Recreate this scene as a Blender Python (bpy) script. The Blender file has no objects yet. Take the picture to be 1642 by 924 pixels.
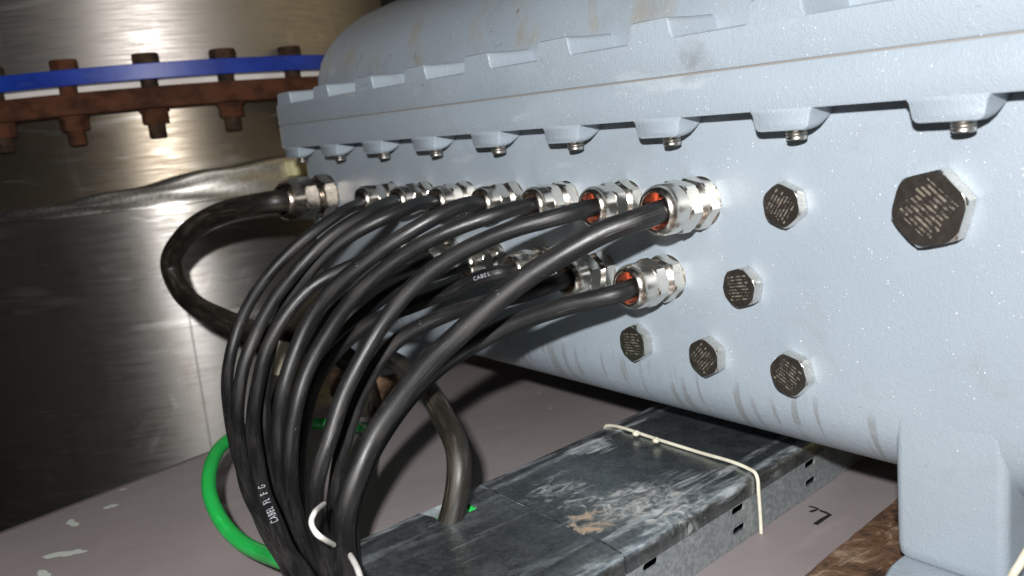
import bpy, bmesh, math, random
from mathutils import Vector, Matrix
random.seed(7)
S = bpy.context.scene
COL = S.collection

# ------------------------------------------------------------------ camera
F_PX = 1450.0
CX, CY = 821.0, 462.0
RIGHT = Vector((0.6054, 0.7899, -0.0978))       # camera axes in the room
DOWN = Vector((0.0905, -0.1903, -0.9775))
FWD = Vector((-0.7908, 0.5829, -0.1867)).normalized()
RIGHT = (RIGHT - FWD * RIGHT.dot(FWD)).normalized()
DOWN = FWD.cross(RIGHT).normalized()
EYE = Vector((0.0, -0.45, 0.0))
cam = bpy.data.cameras.new('camera')
cam.sensor_width = 36.0
cam.lens = F_PX / 1642.0 * 36.0
cam.clip_start = 0.01
cam.clip_end = 50
cam.dof.use_dof = True
cam.dof.focus_distance = 0.60
cam.dof.aperture_fstop = 9.5
co = bpy.data.objects.new('camera', cam)
COL.objects.link(co)
m3 = Matrix((RIGHT, -DOWN, -FWD)).transposed()
co.matrix_world = Matrix.Translation(EYE) @ m3.to_4x4()
S.camera = co

# ------------------------------------------------------------------ light: the camera's own flash and a dim hall
W = bpy.data.worlds.new('World')
S.world = W
W.use_nodes = True
wn, wl = W.node_tree.nodes, W.node_tree.links
bg = wn['Background']
geo = wn.new('ShaderNodeTexCoord')
nz = wn.new('ShaderNodeTexNoise'); nz.inputs['Scale'].default_value = 1.6; nz.inputs['Detail'].default_value = 2
wl.new(geo.outputs['Generated'], nz.inputs['Vector'])
dt = wn.new('ShaderNodeVectorMath'); dt.operation = 'DOT_PRODUCT'
wl.new(geo.outputs['Generated'], dt.inputs[0]); dt.inputs[1].default_value = (0.66, 0.70, 0.26)
mr = wn.new('ShaderNodeMapRange'); mr.inputs[1].default_value = 0.62; mr.inputs[2].default_value = 0.98
wl.new(dt.outputs['Value'], mr.inputs[0])
mx = wn.new('ShaderNodeMix'); mx.data_type = 'RGBA'
mx.inputs[6].default_value = (0.010, 0.0095, 0.009, 1); mx.inputs[7].default_value = (0.62, 0.50, 0.28, 1)
wl.new(mr.outputs[0], mx.inputs[0])
mm = wn.new('ShaderNodeMix'); mm.data_type = 'RGBA'; mm.blend_type = 'MULTIPLY'; mm.inputs[0].default_value = 0.5
wl.new(mx.outputs[2], mm.inputs[6]); wl.new(nz.outputs['Fac'], mm.inputs[7])
wl.new(mm.outputs[2], bg.inputs['Color'])
bg.inputs['Strength'].default_value = 0.9

fl = bpy.data.lights.new('camera_flash', 'AREA')
fl.shape = 'RECTANGLE'; fl.size = 0.028; fl.size_y = 0.016
fl.energy = 13.5
fl.color = (1.0, 0.985, 0.97)
fo = bpy.data.objects.new('camera_flash', fl)
COL.objects.link(fo)
fo.location = EYE + RIGHT * -0.045 - DOWN * 0.085 - FWD * 0.10
aim = (FWD + RIGHT * -0.25).normalized()
fo.rotation_euler = aim.to_track_quat('-Z', 'Y').to_euler()

S.view_settings.view_transform = 'Standard'
S.view_settings.look = 'None'
S.view_settings.exposure = 0.0
S.view_settings.gamma = 1.0
S.cycles.use_denoising = True
S.cycles.sample_clamp_indirect = 3.0
S.cycles.max_bounces = 8


# ------------------------------------------------------------------ helpers
def ray(px, py):
    return RIGHT * ((px - CX) / F_PX) + DOWN * ((py - CY) / F_PX) + FWD


def P(px, py, ax, val):
    r = ray(px, py); i = 'xyz'.index(ax)
    return EYE + r * ((val - EYE[i]) / r[i])


def obj(name, bm, mat, parent=None, smooth=None):
    me = bpy.data.meshes.new(name)
    bm.normal_update()
    bm.to_mesh(me); bm.free()
    o = bpy.data.objects.new(name, me)
    COL.objects.link(o)
    if mat is not None:
        me.materials.append(mat)
    if smooth is not None:
        me.polygons.foreach_set('use_smooth', [True] * len(me.polygons))
        if smooth < 180:
            me.set_sharp_from_angle(angle=math.radians(smooth))
    if parent is not None:
        o.parent = parent
    return o


def thing(name, label, cat, loc=(0, 0, 0), rot=(0, 0, 0), group=None):
    o = bpy.data.objects.new(name, None)
    COL.objects.link(o)
    o.location = loc; o.rotation_euler = rot
    o.empty_display_size = 0.02
    tag(o, label, cat, group)
    return o


def tag(o, label, cat, group=None):
    o['label'] = label; o['category'] = cat
    if group:
        o['group'] = group
    return o


def box(bm, x0, x1, y0, y1, z0, z1, f=None):
    f = f or (lambda a, b, c: (a, b, c))
    v = [bm.verts.new(f(x, y, z)) for z in (z0, z1) for y in (y0, y1) for x in (x0, x1)]
    for q in ((0, 2, 3, 1), (4, 5, 7, 6), (0, 1, 5, 4), (2, 6, 7, 3), (0, 4, 6, 2), (1, 3, 7, 5)):
        bm.faces.new([v[i] for i in q])
    bmesh.ops.recalc_face_normals(bm, faces=bm.faces[:])


def rings_loft(bm, rings, closed=True, cap0=True, cap1=True):
    vs = [[bm.verts.new(p) for p in r] for r in rings]
    n = len(vs[0])
    for a, b in zip(vs, vs[1:]):
        for i in range(n if closed else n - 1):
            j = (i + 1) % n
            bm.faces.new((a[i], a[j], b[j], b[i]))
    if cap0: bm.faces.new(list(reversed(vs[0])))
    if cap1: bm.faces.new(vs[-1])
    bmesh.ops.recalc_face_normals(bm, faces=bm.faces[:])
    return vs


def rrect(x0, x1, y0, y1, r, z, n=7):
    pts = []
    for cx, cy, a0 in ((x1 - r, y1 - r, 0), (x0 + r, y1 - r, 90), (x0 + r, y0 + r, 180), (x1 - r, y0 + r, 270)):
        for k in range(n + 1):
            a = math.radians(a0 + 90 * k / n)
            pts.append(Vector((cx + r * math.cos(a), cy + r * math.sin(a), z)))
    return pts


def lathe(bm, prof, seg=64, c=(0, 0), cap0=False, cap1=False, rf=None):
    """prof: (r, z) round a vertical axis at c; rf(theta, r, z) -> point override"""
    rings = []
    for r, z in prof:
        ring = []
        for k in range(seg):
            t = 2 * math.pi * k / seg
            ring.append(rf(t, r, z) if rf else Vector((c[0] + r * math.cos(t), c[1] + r * math.sin(t), z)))
        rings.append(ring)
    rings_loft(bm, rings, True, cap0, cap1)


def catmull(pts, step):
    p = [2 * pts[0] - pts[1]] + list(pts) + [2 * pts[-1] - pts[-2]]
    out = []
    for i in range(1, len(p) - 2):
        p0, p1, p2, p3 = p[i - 1:i + 3]
        # centripetal
        t0 = 0; t1 = t0 + max((p1 - p0).length, 1e-6) ** .5; t2 = t1 + max((p2 - p1).length, 1e-6) ** .5
        t3 = t2 + max((p3 - p2).length, 1e-6) ** .5
        n = max(2, int((p2 - p1).length / step))
        for k in range(n):
            t = t1 + (t2 - t1) * k / n
            A1 = (t1 - t) / (t1 - t0) * p0 + (t - t0) / (t1 - t0) * p1
            A2 = (t2 - t) / (t2 - t1) * p1 + (t - t1) / (t2 - t1) * p2
            A3 = (t3 - t) / (t3 - t2) * p2 + (t - t2) / (t3 - t2) * p3
            B1 = (t2 - t) / (t2 - t0) * A1 + (t - t0) / (t2 - t0) * A2
            B2 = (t3 - t) / (t3 - t1) * A2 + (t - t1) / (t3 - t1) * A3
            out.append((t2 - t) / (t2 - t1) * B1 + (t - t1) / (t2 - t1) * B2)
    out.append(pts[-1].copy())
    return out


def relax(c, it):
    for _ in range(it):
        d = [c[0]] + [(c[i - 1] + c[i] * 2 + c[i + 1]) / 4 for i in range(1, len(c) - 1)] + [c[-1]]
        c = d
    return c


def tube(bm, c, r, seg=20, flat=None):
    """swept tube with uv (metres along, turn)"""
    uvl = bm.loops.layers.uv.verify()
    n = None; rows = []; s = 0; ss = []
    for i, p in enumerate(c):
        t = (c[min(i + 1, len(c) - 1)] - c[max(i - 1, 0)]).normalized()
        if n is None:
            n = t.orthogonal().normalized()
        n = (n - t * n.dot(t)).normalized()
        b = t.cross(n)
        rr = r(i / (len(c) - 1)) if callable(r) else r
        rows.append([bm.verts.new(p + (n * math.cos(2 * math.pi * k / seg) + b * math.sin(2 * math.pi * k / seg)) * rr) for k in range(seg)])
        if i: s += (c[i] - c[i - 1]).length
        ss.append(s)
    for i in range(len(rows) - 1):
        for k in range(seg):
            j = (k + 1) % seg
            f = bm.faces.new((rows[i][k], rows[i][j], rows[i + 1][j], rows[i + 1][k]))
            for lp, uv in zip(f.loops, ((ss[i], k / seg), (ss[i], (k + 1) / seg), (ss[i + 1], (k + 1) / seg), (ss[i + 1], k / seg))):
                lp[uvl].uv = uv
    bm.faces.new(list(reversed(rows[0]))); bm.faces.new(rows[-1])
    bmesh.ops.recalc_face_normals(bm, faces=bm.faces[:])


def apply_mods(o):
    dg = bpy.context.evaluated_depsgraph_get()
    me = bpy.data.meshes.new_from_object(o.evaluated_get(dg))
    o.modifiers.clear()
    o.data = me


def cut(o, cutters):
    for c in cutters:
        md = o.modifiers.new('cut', 'BOOLEAN'); md.operation = 'DIFFERENCE'; md.object = c; md.solver = 'EXACT'
    bpy.context.view_layer.update()
    apply_mods(o)
    for c in cutters:
        bpy.data.objects.remove(c)


# ------------------------------------------------------------------ materials
class Mat:
    def __init__(s, name, base=(0.5, 0.5, 0.5), rough=0.5, metal=0.0, spec=0.5):
        s.m = bpy.data.materials.new(name); s.m.use_nodes = True
        s.n, s.l = s.m.node_tree.nodes, s.m.node_tree.links
        s.b = s.n['Principled BSDF']
        s.b.inputs['Base Color'].default_value = (*base, 1)
        s.b.inputs['Roughness'].default_value = rough
        s.b.inputs['Metallic'].default_value = metal
        s.b.inputs['Specular IOR Level'].default_value = spec
        s.tc = s.n.new('ShaderNodeTexCoord')

    def coord(s, kind='Object', scale=(1, 1, 1), rot=(0, 0, 0), loc=(0, 0, 0)):
        mp = s.n.new('ShaderNodeMapping')
        mp.inputs['Scale'].default_value = scale; mp.inputs['Rotation'].default_value = rot; mp.inputs['Location'].default_value = loc
        s.l.new(s.tc.outputs[kind], mp.inputs['Vector'])
        return mp.outputs[0]

    def noise(s, vec, scale, detail=3, rough=0.55, dist=0.0):
        t = s.n.new('ShaderNodeTexNoise')
        t.inputs['Scale'].default_value = scale; t.inputs['Detail'].default_value = detail
        t.inputs['Roughness'].default_value = rough; t.inputs['Distortion'].default_value = dist
        s.l.new(vec, t.inputs['Vector'])
        return t.outputs['Fac']

    def voronoi(s, vec, scale):
        t = s.n.new('ShaderNodeTexVoronoi'); t.inputs['Scale'].default_value = scale
        s.l.new(vec, t.inputs['Vector'])
        return t

    def ramp(s, fac, a, b, lo=0.0, hi=1.0):
        r = s.n.new('ShaderNodeMapRange'); r.interpolation_type = 'SMOOTHSTEP'
        r.inputs[1].default_value = a; r.inputs[2].default_value = b; r.inputs[3].default_value = lo; r.inputs[4].default_value = hi
        s.l.new(fac, r.inputs[0])
        return r.outputs[0]

    def math(s, op, a, b=None):
        t = s.n.new('ShaderNodeMath'); t.operation = op
        for i, v in enumerate((a, b)):
            if v is None: continue
            if isinstance(v, (int, float)): t.inputs[i].default_value = v
            else: s.l.new(v, t.inputs[i])
        return t.outputs[0]

    def mix(s, fac, a, b):
        t = s.n.new('ShaderNodeMix'); t.data_type = 'RGBA'
        if isinstance(fac, (int, float)): t.inputs[0].default_value = fac
        else: s.l.new(fac, t.inputs[0])
        for i, v in ((6, a), (7, b)):
            if isinstance(v, tuple): t.inputs[i].default_value = (*v, 1)
            else: s.l.new(v, t.inputs[i])
        return t.outputs[2]

    def sep(s, vec):
        t = s.n.new('ShaderNodeSeparateXYZ'); s.l.new(vec, t.inputs[0]); return t.outputs

    def dist(s, vec, pt):
        t = s.n.new('ShaderNodeVectorMath'); t.operation = 'DISTANCE'
        s.l.new(vec, t.inputs[0]); t.inputs[1].default_value = pt
        return t.outputs['Value']

    def bump(s, h, strength=0.3, d=0.001, prev=None):
        t = s.n.new('ShaderNodeBump'); t.inputs['Strength'].default_value = strength; t.inputs['Distance'].default_value = d
        s.l.new(h, t.inputs['Height'])
        if prev is not None: s.l.new(prev, t.inputs['Normal'])
        return t.outputs[0]

    def set(s, **k):
        names = dict(color='Base Color', rough='Roughness', metal='Metallic', normal='Normal', spec='Specular IOR Level', aniso='Anisotropic', tangent='Tangent', coat='Coat Weight', coat_rough='Coat Roughness')
        for a, v in k.items():
            i = s.b.inputs[names[a]]
            if isinstance(v, (int, float)): i.default_value = v
            elif isinstance(v, tuple): i.default_value = (*v, 1)
            else: s.l.new(v, i)


def paint_material():
    m = Mat('blue_grey_paint', rough=0.42, spec=0.45)
    o = m.coord()
    big = m.noise(o, 7, 3)
    col = m.mix(m.ramp(big, .35, .7), (0.247, 0.290, 0.333), (0.270, 0.315, 0.358))
    # pale smears
    sm = m.noise(m.coord(scale=(14, 14, 40), rot=(0, .15, 0)), 1.0, 4, .6, .4)
    col = m.mix(m.ramp(sm, .62, .74, 0, .35), col, (0.42, 0.46, 0.49))
    x, y, z = m.sep(o)
    # scuffs low on the wall: slanted dark strokes
    st = m.noise(m.coord(scale=(135, 1, 9), rot=(0, .16, 0)), 1.0, 1.5, .5)
    zm = m.math('MULTIPLY', m.math('MULTIPLY', m.ramp(z, -.226, -.214), m.ramp(z, -.178, -.196)), m.ramp(x, -.270, -.275))
    brk = m.ramp(m.noise(o, 34, 2), .36, .52)
    sc = m.math('MULTIPLY', m.math('MULTIPLY', m.ramp(st, .53, .585), zm), brk)
    col = m.mix(m.math('MULTIPLY', sc, .62), col, (0.16, 0.165, 0.165))
    # yellow-brown grime on the upper cover
    gr = m.noise(m.coord(scale=(24, 24, 14)), 1.0, 5, .65)
    gz = m.math('MULTIPLY', m.ramp(z, .045, .06), m.ramp(z, .16, .07))
    gf = m.math('MULTIPLY', m.ramp(gr, .53, .68), gz)
    col = m.mix(m.math('MULTIPLY', gf, .62), col, (0.26, 0.24, 0.19))
    g2 = m.math('MULTIPLY', m.ramp(m.noise(m.coord(scale=(60, 60, 22)), 1.0, 4, .6), .64, .72), gz)
    col = m.mix(m.math('MULTIPLY', g2, .5), col, (0.15, 0.15, 0.15))
    # glints of the flash on the hammered paint, coloured in as tiny pale specks
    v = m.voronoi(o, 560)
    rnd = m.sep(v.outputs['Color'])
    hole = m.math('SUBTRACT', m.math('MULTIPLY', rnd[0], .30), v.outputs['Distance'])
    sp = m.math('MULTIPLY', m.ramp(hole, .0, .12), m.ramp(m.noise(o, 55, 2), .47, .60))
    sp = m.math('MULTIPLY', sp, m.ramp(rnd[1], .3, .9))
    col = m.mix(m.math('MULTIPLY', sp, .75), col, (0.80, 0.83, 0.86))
    # grey smudge above the joint, thin dark ticks, hand-rubbed grime round the fittings
    sp1 = P(1112, 98, 'y', -.022)
    smd = m.ramp(m.math('ADD', m.dist(o, (sp1.x, sp1.y, sp1.z)), m.math('MULTIPLY', m.noise(o, 110, 4, .7), .030)), .034, .014)
    col = m.mix(m.math('MULTIPLY', smd, .5), col, (0.13, 0.14, 0.145))
    tk = m.noise(m.coord(scale=(55, 55, 260), rot=(0, .9, 0)), 1.0, 2, .5)
    tkm = m.math('MULTIPLY', m.ramp(tk, .735, .75), m.ramp(m.noise(o, 13, 2), .52, .58))
    col = m.mix(m.math('MULTIPLY', tkm, .6), col, (0.10, 0.105, 0.11))
    gm = m.noise(m.coord(scale=(17, 17, 17)), 1.0, 6, .7, .3)
    col = m.mix(m.ramp(gm, .52, .75, 0, .38), col, (0.19, 0.205, 0.215))
    # rust dots
    v2 = m.voronoi(o, 26)
    rd = m.math('MULTIPLY', m.ramp(v2.outputs['Distance'], .055, .03), m.ramp(m.noise(o, 9, 1), .58, .6))
    col = m.mix(rd, col, (0.20, 0.11, 0.05))
    fine = m.noise(o, 900, 2, .6)
    mid = m.noise(o, 260, 2, .5)
    n = m.bump(mid, .20, .0011)
    n = m.bump(fine, .5, .0007, n)
    n = m.bump(sp, .5, .0006, n)
    m.set(color=col, normal=n, rough=m.ramp(fine, .3, .7, .30, .48), coat=.15, coat_rough=.25)
    return m.m


def simple_noise(name, c1, c2, scale, rough, metal=0.0, spec=.5, bump=.2, bd=.0006, lo=.35, hi=.65, detail=4, sc=(1, 1, 1)):
    m = Mat(name, rough=rough, metal=metal, spec=spec)
    o = m.coord(scale=sc)
    f = m.noise(o, scale, detail, .6)
    m.set(color=m.mix(m.ramp(f, lo, hi), c1, c2))
    if bump:
        m.set(normal=m.bump(m.noise(o, scale * 3, 3), bump, bd))
    return m


def nickel_material(name, a, b, r0, r1):
    m = Mat(name, metal=1.0)
    o = m.coord()
    f = m.noise(o, 160, 4, .6)
    m.set(color=m.mix(m.ramp(f, .4, .7), a, b), rough=m.ramp(m.noise(o, 420, 3), .3, .7, r0, r1),
          normal=m.bump(m.noise(o, 700, 2), .04, .0002))
    return m.m


def plug_face_material(row, length):
    m = Mat('engraved_plug_face', metal=1.0)
    o = m.coord()
    x, y, z = m.sep(o)
    zr = m.math('DIVIDE', z, row)
    idx = m.math('FLOOR', zr)
    fr = m.math('FRACT', zr)
    band = m.math('MULTIPLY', m.ramp(fr, .12, .40), m.ramp(fr, .88, .60))
    cb = m.n.new('ShaderNodeCombineXYZ')
    m.l.new(m.math('MULTIPLY', x, 1500), cb.inputs[0]); m.l.new(m.math('MULTIPLY', idx, 7.31), cb.inputs[1])
    ch = m.noise(cb.outputs[0], 1.0, 2, .6)
    cb2 = m.n.new('ShaderNodeCombineXYZ')
    m.l.new(m.math('MULTIPLY', idx, 3.7), cb2.inputs[0])
    rl = m.noise(cb2.outputs[0], 1.0, 0)
    lim = m.math('MULTIPLY', m.ramp(rl, .25, .75, .55, 1.15), length)
    ln = m.ramp(m.math('SUBTRACT', lim, m.math('ABSOLUTE', x)), 0, .0004)
    zz = m.ramp(m.math('ABSOLUTE', z), length * 1.12, length * 1.08)
    pch = m.ramp(m.noise(o, 330, 2), .40, .58, .15, 1.0)
    band = m.math('MULTIPLY', band, pch)
    mask = m.math('MULTIPLY', m.math('MULTIPLY', band, m.ramp(ch, .38, .60, .25, 1.0)), m.math('MULTIPLY', ln, zz))
    sm = m.noise(o, 220, 3)
    m.set(color=m.mix(mask, m.mix(m.ramp(sm, .4, .7), (0.30, 0.26, 0.23), (0.40, 0.36, 0.32)), (0.30, 0.265, 0.20)),
          rough=m.ramp(mask, 0, 1, .26, .58), metal=m.ramp(mask, 0, 1, .96, .55), normal=m.bump(mask, .4, .0002))
    return m.m


def cable_material(name, base, dust, rough=.42):
    m = Mat(name, rough=rough, spec=.5)
    o = m.coord()
    f = m.noise(m.coord('UV', scale=(14, 4, 1)), 1.0, 5, .65)
    c = m.mix(m.ramp(f, .46, .72, 0, .85), base, dust)
    # long rub marks and short nicks
    rub = m.noise(m.coord('UV', scale=(22, 70, 1), rot=(0, 0, .05)), 1.0, 3, .6, .3)
    rb = m.math('MULTIPLY', m.ramp(rub, .55, .68), m.ramp(m.noise(o, 26, 3), .44, .60))
    c = m.mix(m.math('MULTIPLY', rb, .55), c, (dust[0] * 3.2, dust[1] * 3.1, dust[2] * 3.0))
    sc = m.noise(m.coord('UV', scale=(170, 40, 1), rot=(0, 0, .5)), 1.0, 2, .5, .8)
    sm = m.math('MULTIPLY', m.ramp(sc, .70, .74), m.ramp(m.noise(o, 40, 2), .52, .60))
    c = m.mix(m.math('MULTIPLY', sm, .7), c, (0.24, 0.22, 0.20))
    n = m.bump(m.noise(o, 900, 2), .2, .0003)
    n = m.bump(m.noise(m.coord('UV', scale=(26, 3, 1)), 1.0, 3), .35, .0012, n)
    n = m.bump(rb, .3, .0004, n)
    m.set(color=c, normal=n, rough=m.ramp(f, .3, .7, rough - .06, rough + .16))
    return m.m


def steel_shell_material(name, a, b, rough, center, vertical=260, aniso=.65, bmp=.05):
    m = Mat(name, metal=1.0)
    o = m.coord()
    # circumferential brushing: noise stretched round the tank
    x, y, z = m.sep(o)
    ang = m.n.new('ShaderNodeMath'); ang.operation = 'ARCTAN2'
    m.l.new(y, ang.inputs[0]); m.l.new(x, ang.inputs[1])
    cb = m.n.new('ShaderNodeCombineXYZ')
    m.l.new(m.math('MULTIPLY', ang.outputs[0], 5), cb.inputs[0]); m.l.new(m.math('MULTIPLY', z, vertical), cb.inputs[2])
    br = m.noise(cb.outputs[0], 1.0, 5, .7)
    cb2 = m.n.new('ShaderNodeCombineXYZ')
    m.l.new(m.math('MULTIPLY', ang.outputs[0], 1.7), cb2.inputs[0]); m.l.new(m.math('MULTIPLY', z, 34), cb2.inputs[2])
    band = m.noise(cb2.outputs[0], 1.0, 3, .6, .3)
    stain = m.noise(m.coord(scale=(9, 9, 5)), 1.0, 5, .65, .5)
    c = m.mix(m.ramp(br, .35, .7), a, b)
    c = m.mix(m.ramp(stain, .5, .75, 0, .5), c, (a[0] * .55, a[1] * .5, a[2] * .38))
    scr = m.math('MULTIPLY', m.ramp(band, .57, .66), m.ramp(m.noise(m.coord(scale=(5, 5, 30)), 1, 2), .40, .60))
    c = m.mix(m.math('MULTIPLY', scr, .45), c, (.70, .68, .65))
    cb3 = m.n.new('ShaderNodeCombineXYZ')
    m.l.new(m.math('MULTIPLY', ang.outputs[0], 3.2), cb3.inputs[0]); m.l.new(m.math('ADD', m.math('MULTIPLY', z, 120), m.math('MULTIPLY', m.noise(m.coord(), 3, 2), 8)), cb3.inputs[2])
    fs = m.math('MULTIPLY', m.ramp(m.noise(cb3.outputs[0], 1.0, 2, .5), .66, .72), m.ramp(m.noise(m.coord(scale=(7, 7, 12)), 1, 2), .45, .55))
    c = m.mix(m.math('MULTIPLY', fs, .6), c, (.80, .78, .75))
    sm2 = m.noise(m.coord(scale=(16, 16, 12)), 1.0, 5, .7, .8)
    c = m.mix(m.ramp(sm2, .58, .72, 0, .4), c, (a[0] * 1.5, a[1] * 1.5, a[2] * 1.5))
    tg = m.n.new('ShaderNodeTangent'); tg.direction_type = 'RADIAL'; tg.axis = 'Z'
    m.set(color=c, rough=m.ramp(br, .3, .7, rough - .06, rough + .10), normal=m.bump(br, bmp, .0005), aniso=aniso, tangent=tg.outputs[0])
    m.b.inputs['Anisotropic Rotation'].default_value = .25
    return m.m


PAINT = paint_material()
NICKEL = nickel_material('nickel_plate', (0.80, 0.76, 0.69), (0.76, 0.71, 0.63), .20, .27)
NICKEL_OLD = nickel_material('dull_nickel', (0.46, 0.41, 0.35), (0.40, 0.34, 0.28), .20, .30)
PLUGSIDE = nickel_material('plug_nickel', (0.76, 0.73, 0.68), (0.68, 0.64, 0.58), .18, .26)
ZINC = nickel_material('zinc_bolt', (0.50, 0.48, 0.45), (0.30, 0.29, 0.27), .30, .45)
SEAL = Mat('orange_rubber', (0.55, 0.085, 0.03), .5).m
SEALD = Mat('brown_rubber', (0.10, 0.035, 0.02), .6).m
INNER = nickel_material('brass_throat', (0.55, 0.40, 0.26), (0.45, 0.30, 0.18), .22, .35)
CABLE = cable_material('black_cable_sheath', (0.006, 0.006, 0.0065), (0.028, 0.026, 0.025), .44)
CABLE_BROWN = cable_material('dusty_cable_sheath', (0.011, 0.0095, 0.0075), (0.060, 0.050, 0.036), .42)
CABLE_GREEN = cable_material('green_cable_sheath', (0.012, 0.33, 0.055), (0.03, 0.40, 0.09), .38)
INK = Mat('white_ink', (0.27, 0.28, 0.31), .6).m
WHITE = simple_noise('white_nylon', (0.78, 0.76, 0.74), (0.66, 0.64, 0.6), 60, .5, bump=.1).m
CREAM = simple_noise('cream_nylon', (0.62, 0.60, 0.49), (0.5, 0.47, 0.37), 90, .5, bump=.1).m
MARKER = Mat('black_marker', (0.012, 0.011, 0.012), .6).m
def blue_material():
    m = Mat('blue_flange_paint', rough=.42)
    o = m.coord()
    c = m.mix(m.ramp(m.noise(o, 14, 5, .65), .35, .7), (0.006, 0.026, 0.24), (0.011, 0.050, 0.37))
    w = m.math('MULTIPLY', m.ramp(m.noise(o, 60, 5, .75), .64, .70), m.ramp(m.noise(o, 8, 2), .48, .6))
    c = m.mix(m.math('MULTIPLY', w, .7), c, (0.10, 0.06, 0.03))
    p = m.ramp(m.noise(m.coord(scale=(30, 30, 120)), 1.0, 4, .7), .60, .76)
    c = m.mix(m.math('MULTIPLY', p, .35), c, (0.10, 0.14, 0.30))
    m.set(color=c, normal=m.bump(m.noise(o, 50, 4), .15, .002))
    return m.m


BLUE = blue_material()
RUST = simple_noise('rusted_steel', (0.040, 0.016, 0.009), (0.090, 0.034, 0.017), 30, .85, spec=.2, bump=.5, bd=.002, sc=(1, 1, 1.5)).m
RUSTD = simple_noise('dark_rusted_steel', (0.018, 0.012, 0.009), (0.060, 0.030, 0.016), 60, .8, spec=.25, bump=.5, bd=.002).m
GASK = simple_noise('white_gasket', (0.70, 0.64, 0.60), (0.8, 0.75, 0.7), 20, .7).m
FOAM = simple_noise('yellow_foam', (0.74, 0.70, 0.44), (0.66, 0.60, 0.32), 30, .8).m


def beam_material():
    m = Mat('mauve_grey_paint', rough=.5, spec=.4)
    o = m.coord()
    c = m.mix(m.ramp(m.noise(o, 6, 4), .35, .7), (0.228, 0.199, 0.202), (0.262, 0.230, 0.229))
    f = m.noise(m.coord(scale=(30, 7, 20), rot=(0, 0, .1)), 1.0, 5, .65)
    c = m.mix(m.ramp(f, .6, .78, 0, .35), c, (0.36, 0.33, 0.31))
    sp = m.math('MULTIPLY', m.ramp(m.noise(o, 75, 4, .7), .66, .72), m.ramp(m.noise(o, 11, 2), .48, .6))
    c = m.mix(m.math('MULTIPLY', sp, .7), c, (0.10, 0.085, 0.08))
    ch = m.math('MULTIPLY', m.ramp(m.noise(m.coord(scale=(40, 18, 30), rot=(0, 0, -.5)), 1.0, 3, .5), .69, .70), m.ramp(m.noise(o, 5, 1), .52, .55))
    c = m.mix(ch, c, (0.40, 0.43, 0.40))
    wob = m.n.new('ShaderNodeVectorMath'); wob.operation = 'ADD'
    nzc = m.n.new('ShaderNodeTexNoise'); nzc.inputs['Scale'].default_value = 120; nzc.inputs['Detail'].default_value = 4
    m.l.new(o, nzc.inputs['Vector'])
    scn = m.n.new('ShaderNodeVectorMath'); scn.operation = 'SCALE'; scn.inputs['Scale'].default_value = .009
    m.l.new(nzc.outputs['Color'], scn.inputs[0]); m.l.new(o, wob.inputs[0]); m.l.new(scn.outputs[0], wob.inputs[1])
    for px, py, r0, ang, el in ((177, 812, .0038, .5, 1.6), (116, 838, .0034, -.9, 3.4), (103, 888, .0052, .1, 3.4), (70, 921, .004, -.9, 2.6), (196, 785, .002, .3, 2.0), (880, 655, .0016, 0, 1)):
        c3 = P(px, py, 'z', ZB) - A0 + Vector((.0045, .0045, .0045))
        mp = m.n.new('ShaderNodeMapping'); mp.vector_type = 'TEXTURE'
        mp.inputs['Location'].default_value = c3; mp.inputs['Rotation'].default_value = (0, 0, ang + math.atan2(RIGHT.y, RIGHT.x))
        mp.inputs['Scale'].default_value = (r0 * el, r0, r0 * 4)
        m.l.new(wob.outputs[0], mp.inputs['Vector'])
        k = m.ramp(m.dist(mp.outputs[0], (0, 0, 0)), 1.0, .85)
        c = m.mix(k, c, (0.46, 0.50, 0.46))
        ch = m.math('MAXIMUM', ch, k)
    n = m.bump(m.noise(o, 120, 4), .18, .0012)
    n = m.bump(ch, .3, .0004, n)
    m.set(color=c, normal=n, rough=m.ramp(f, .3, .7, .42, .6))
    return m.m


def rusty_pad_material():
    m = Mat('rust_under_film', rough=.55)
    o = m.coord()
    f = m.noise(o, 42, 6, .7, .6)
    c = m.mix(m.ramp(f, .3, .5), (0.025, 0.018, 0.014), (0.125, 0.066, 0.036))
    c = m.mix(m.ramp(f, .5, .66), c, (0.28, 0.195, 0.13))
    g = m.noise(m.coord(scale=(60, 12, 10), rot=(0, 0, 1.25)), 1.0, 5, .7, .8)
    c = m.mix(m.math('MULTIPLY', m.ramp(g, .60, .70), .55), c, (0.55, 0.50, 0.44))
    n = m.bump(m.noise(o, 90, 5, .7), .6, .003)
    n = m.bump(g, .5, .003, n)
    m.set(color=c, normal=n, rough=m.ramp(g, .45, .65, .75, .22), coat=.35, coat_rough=.12)
    return m.m


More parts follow.
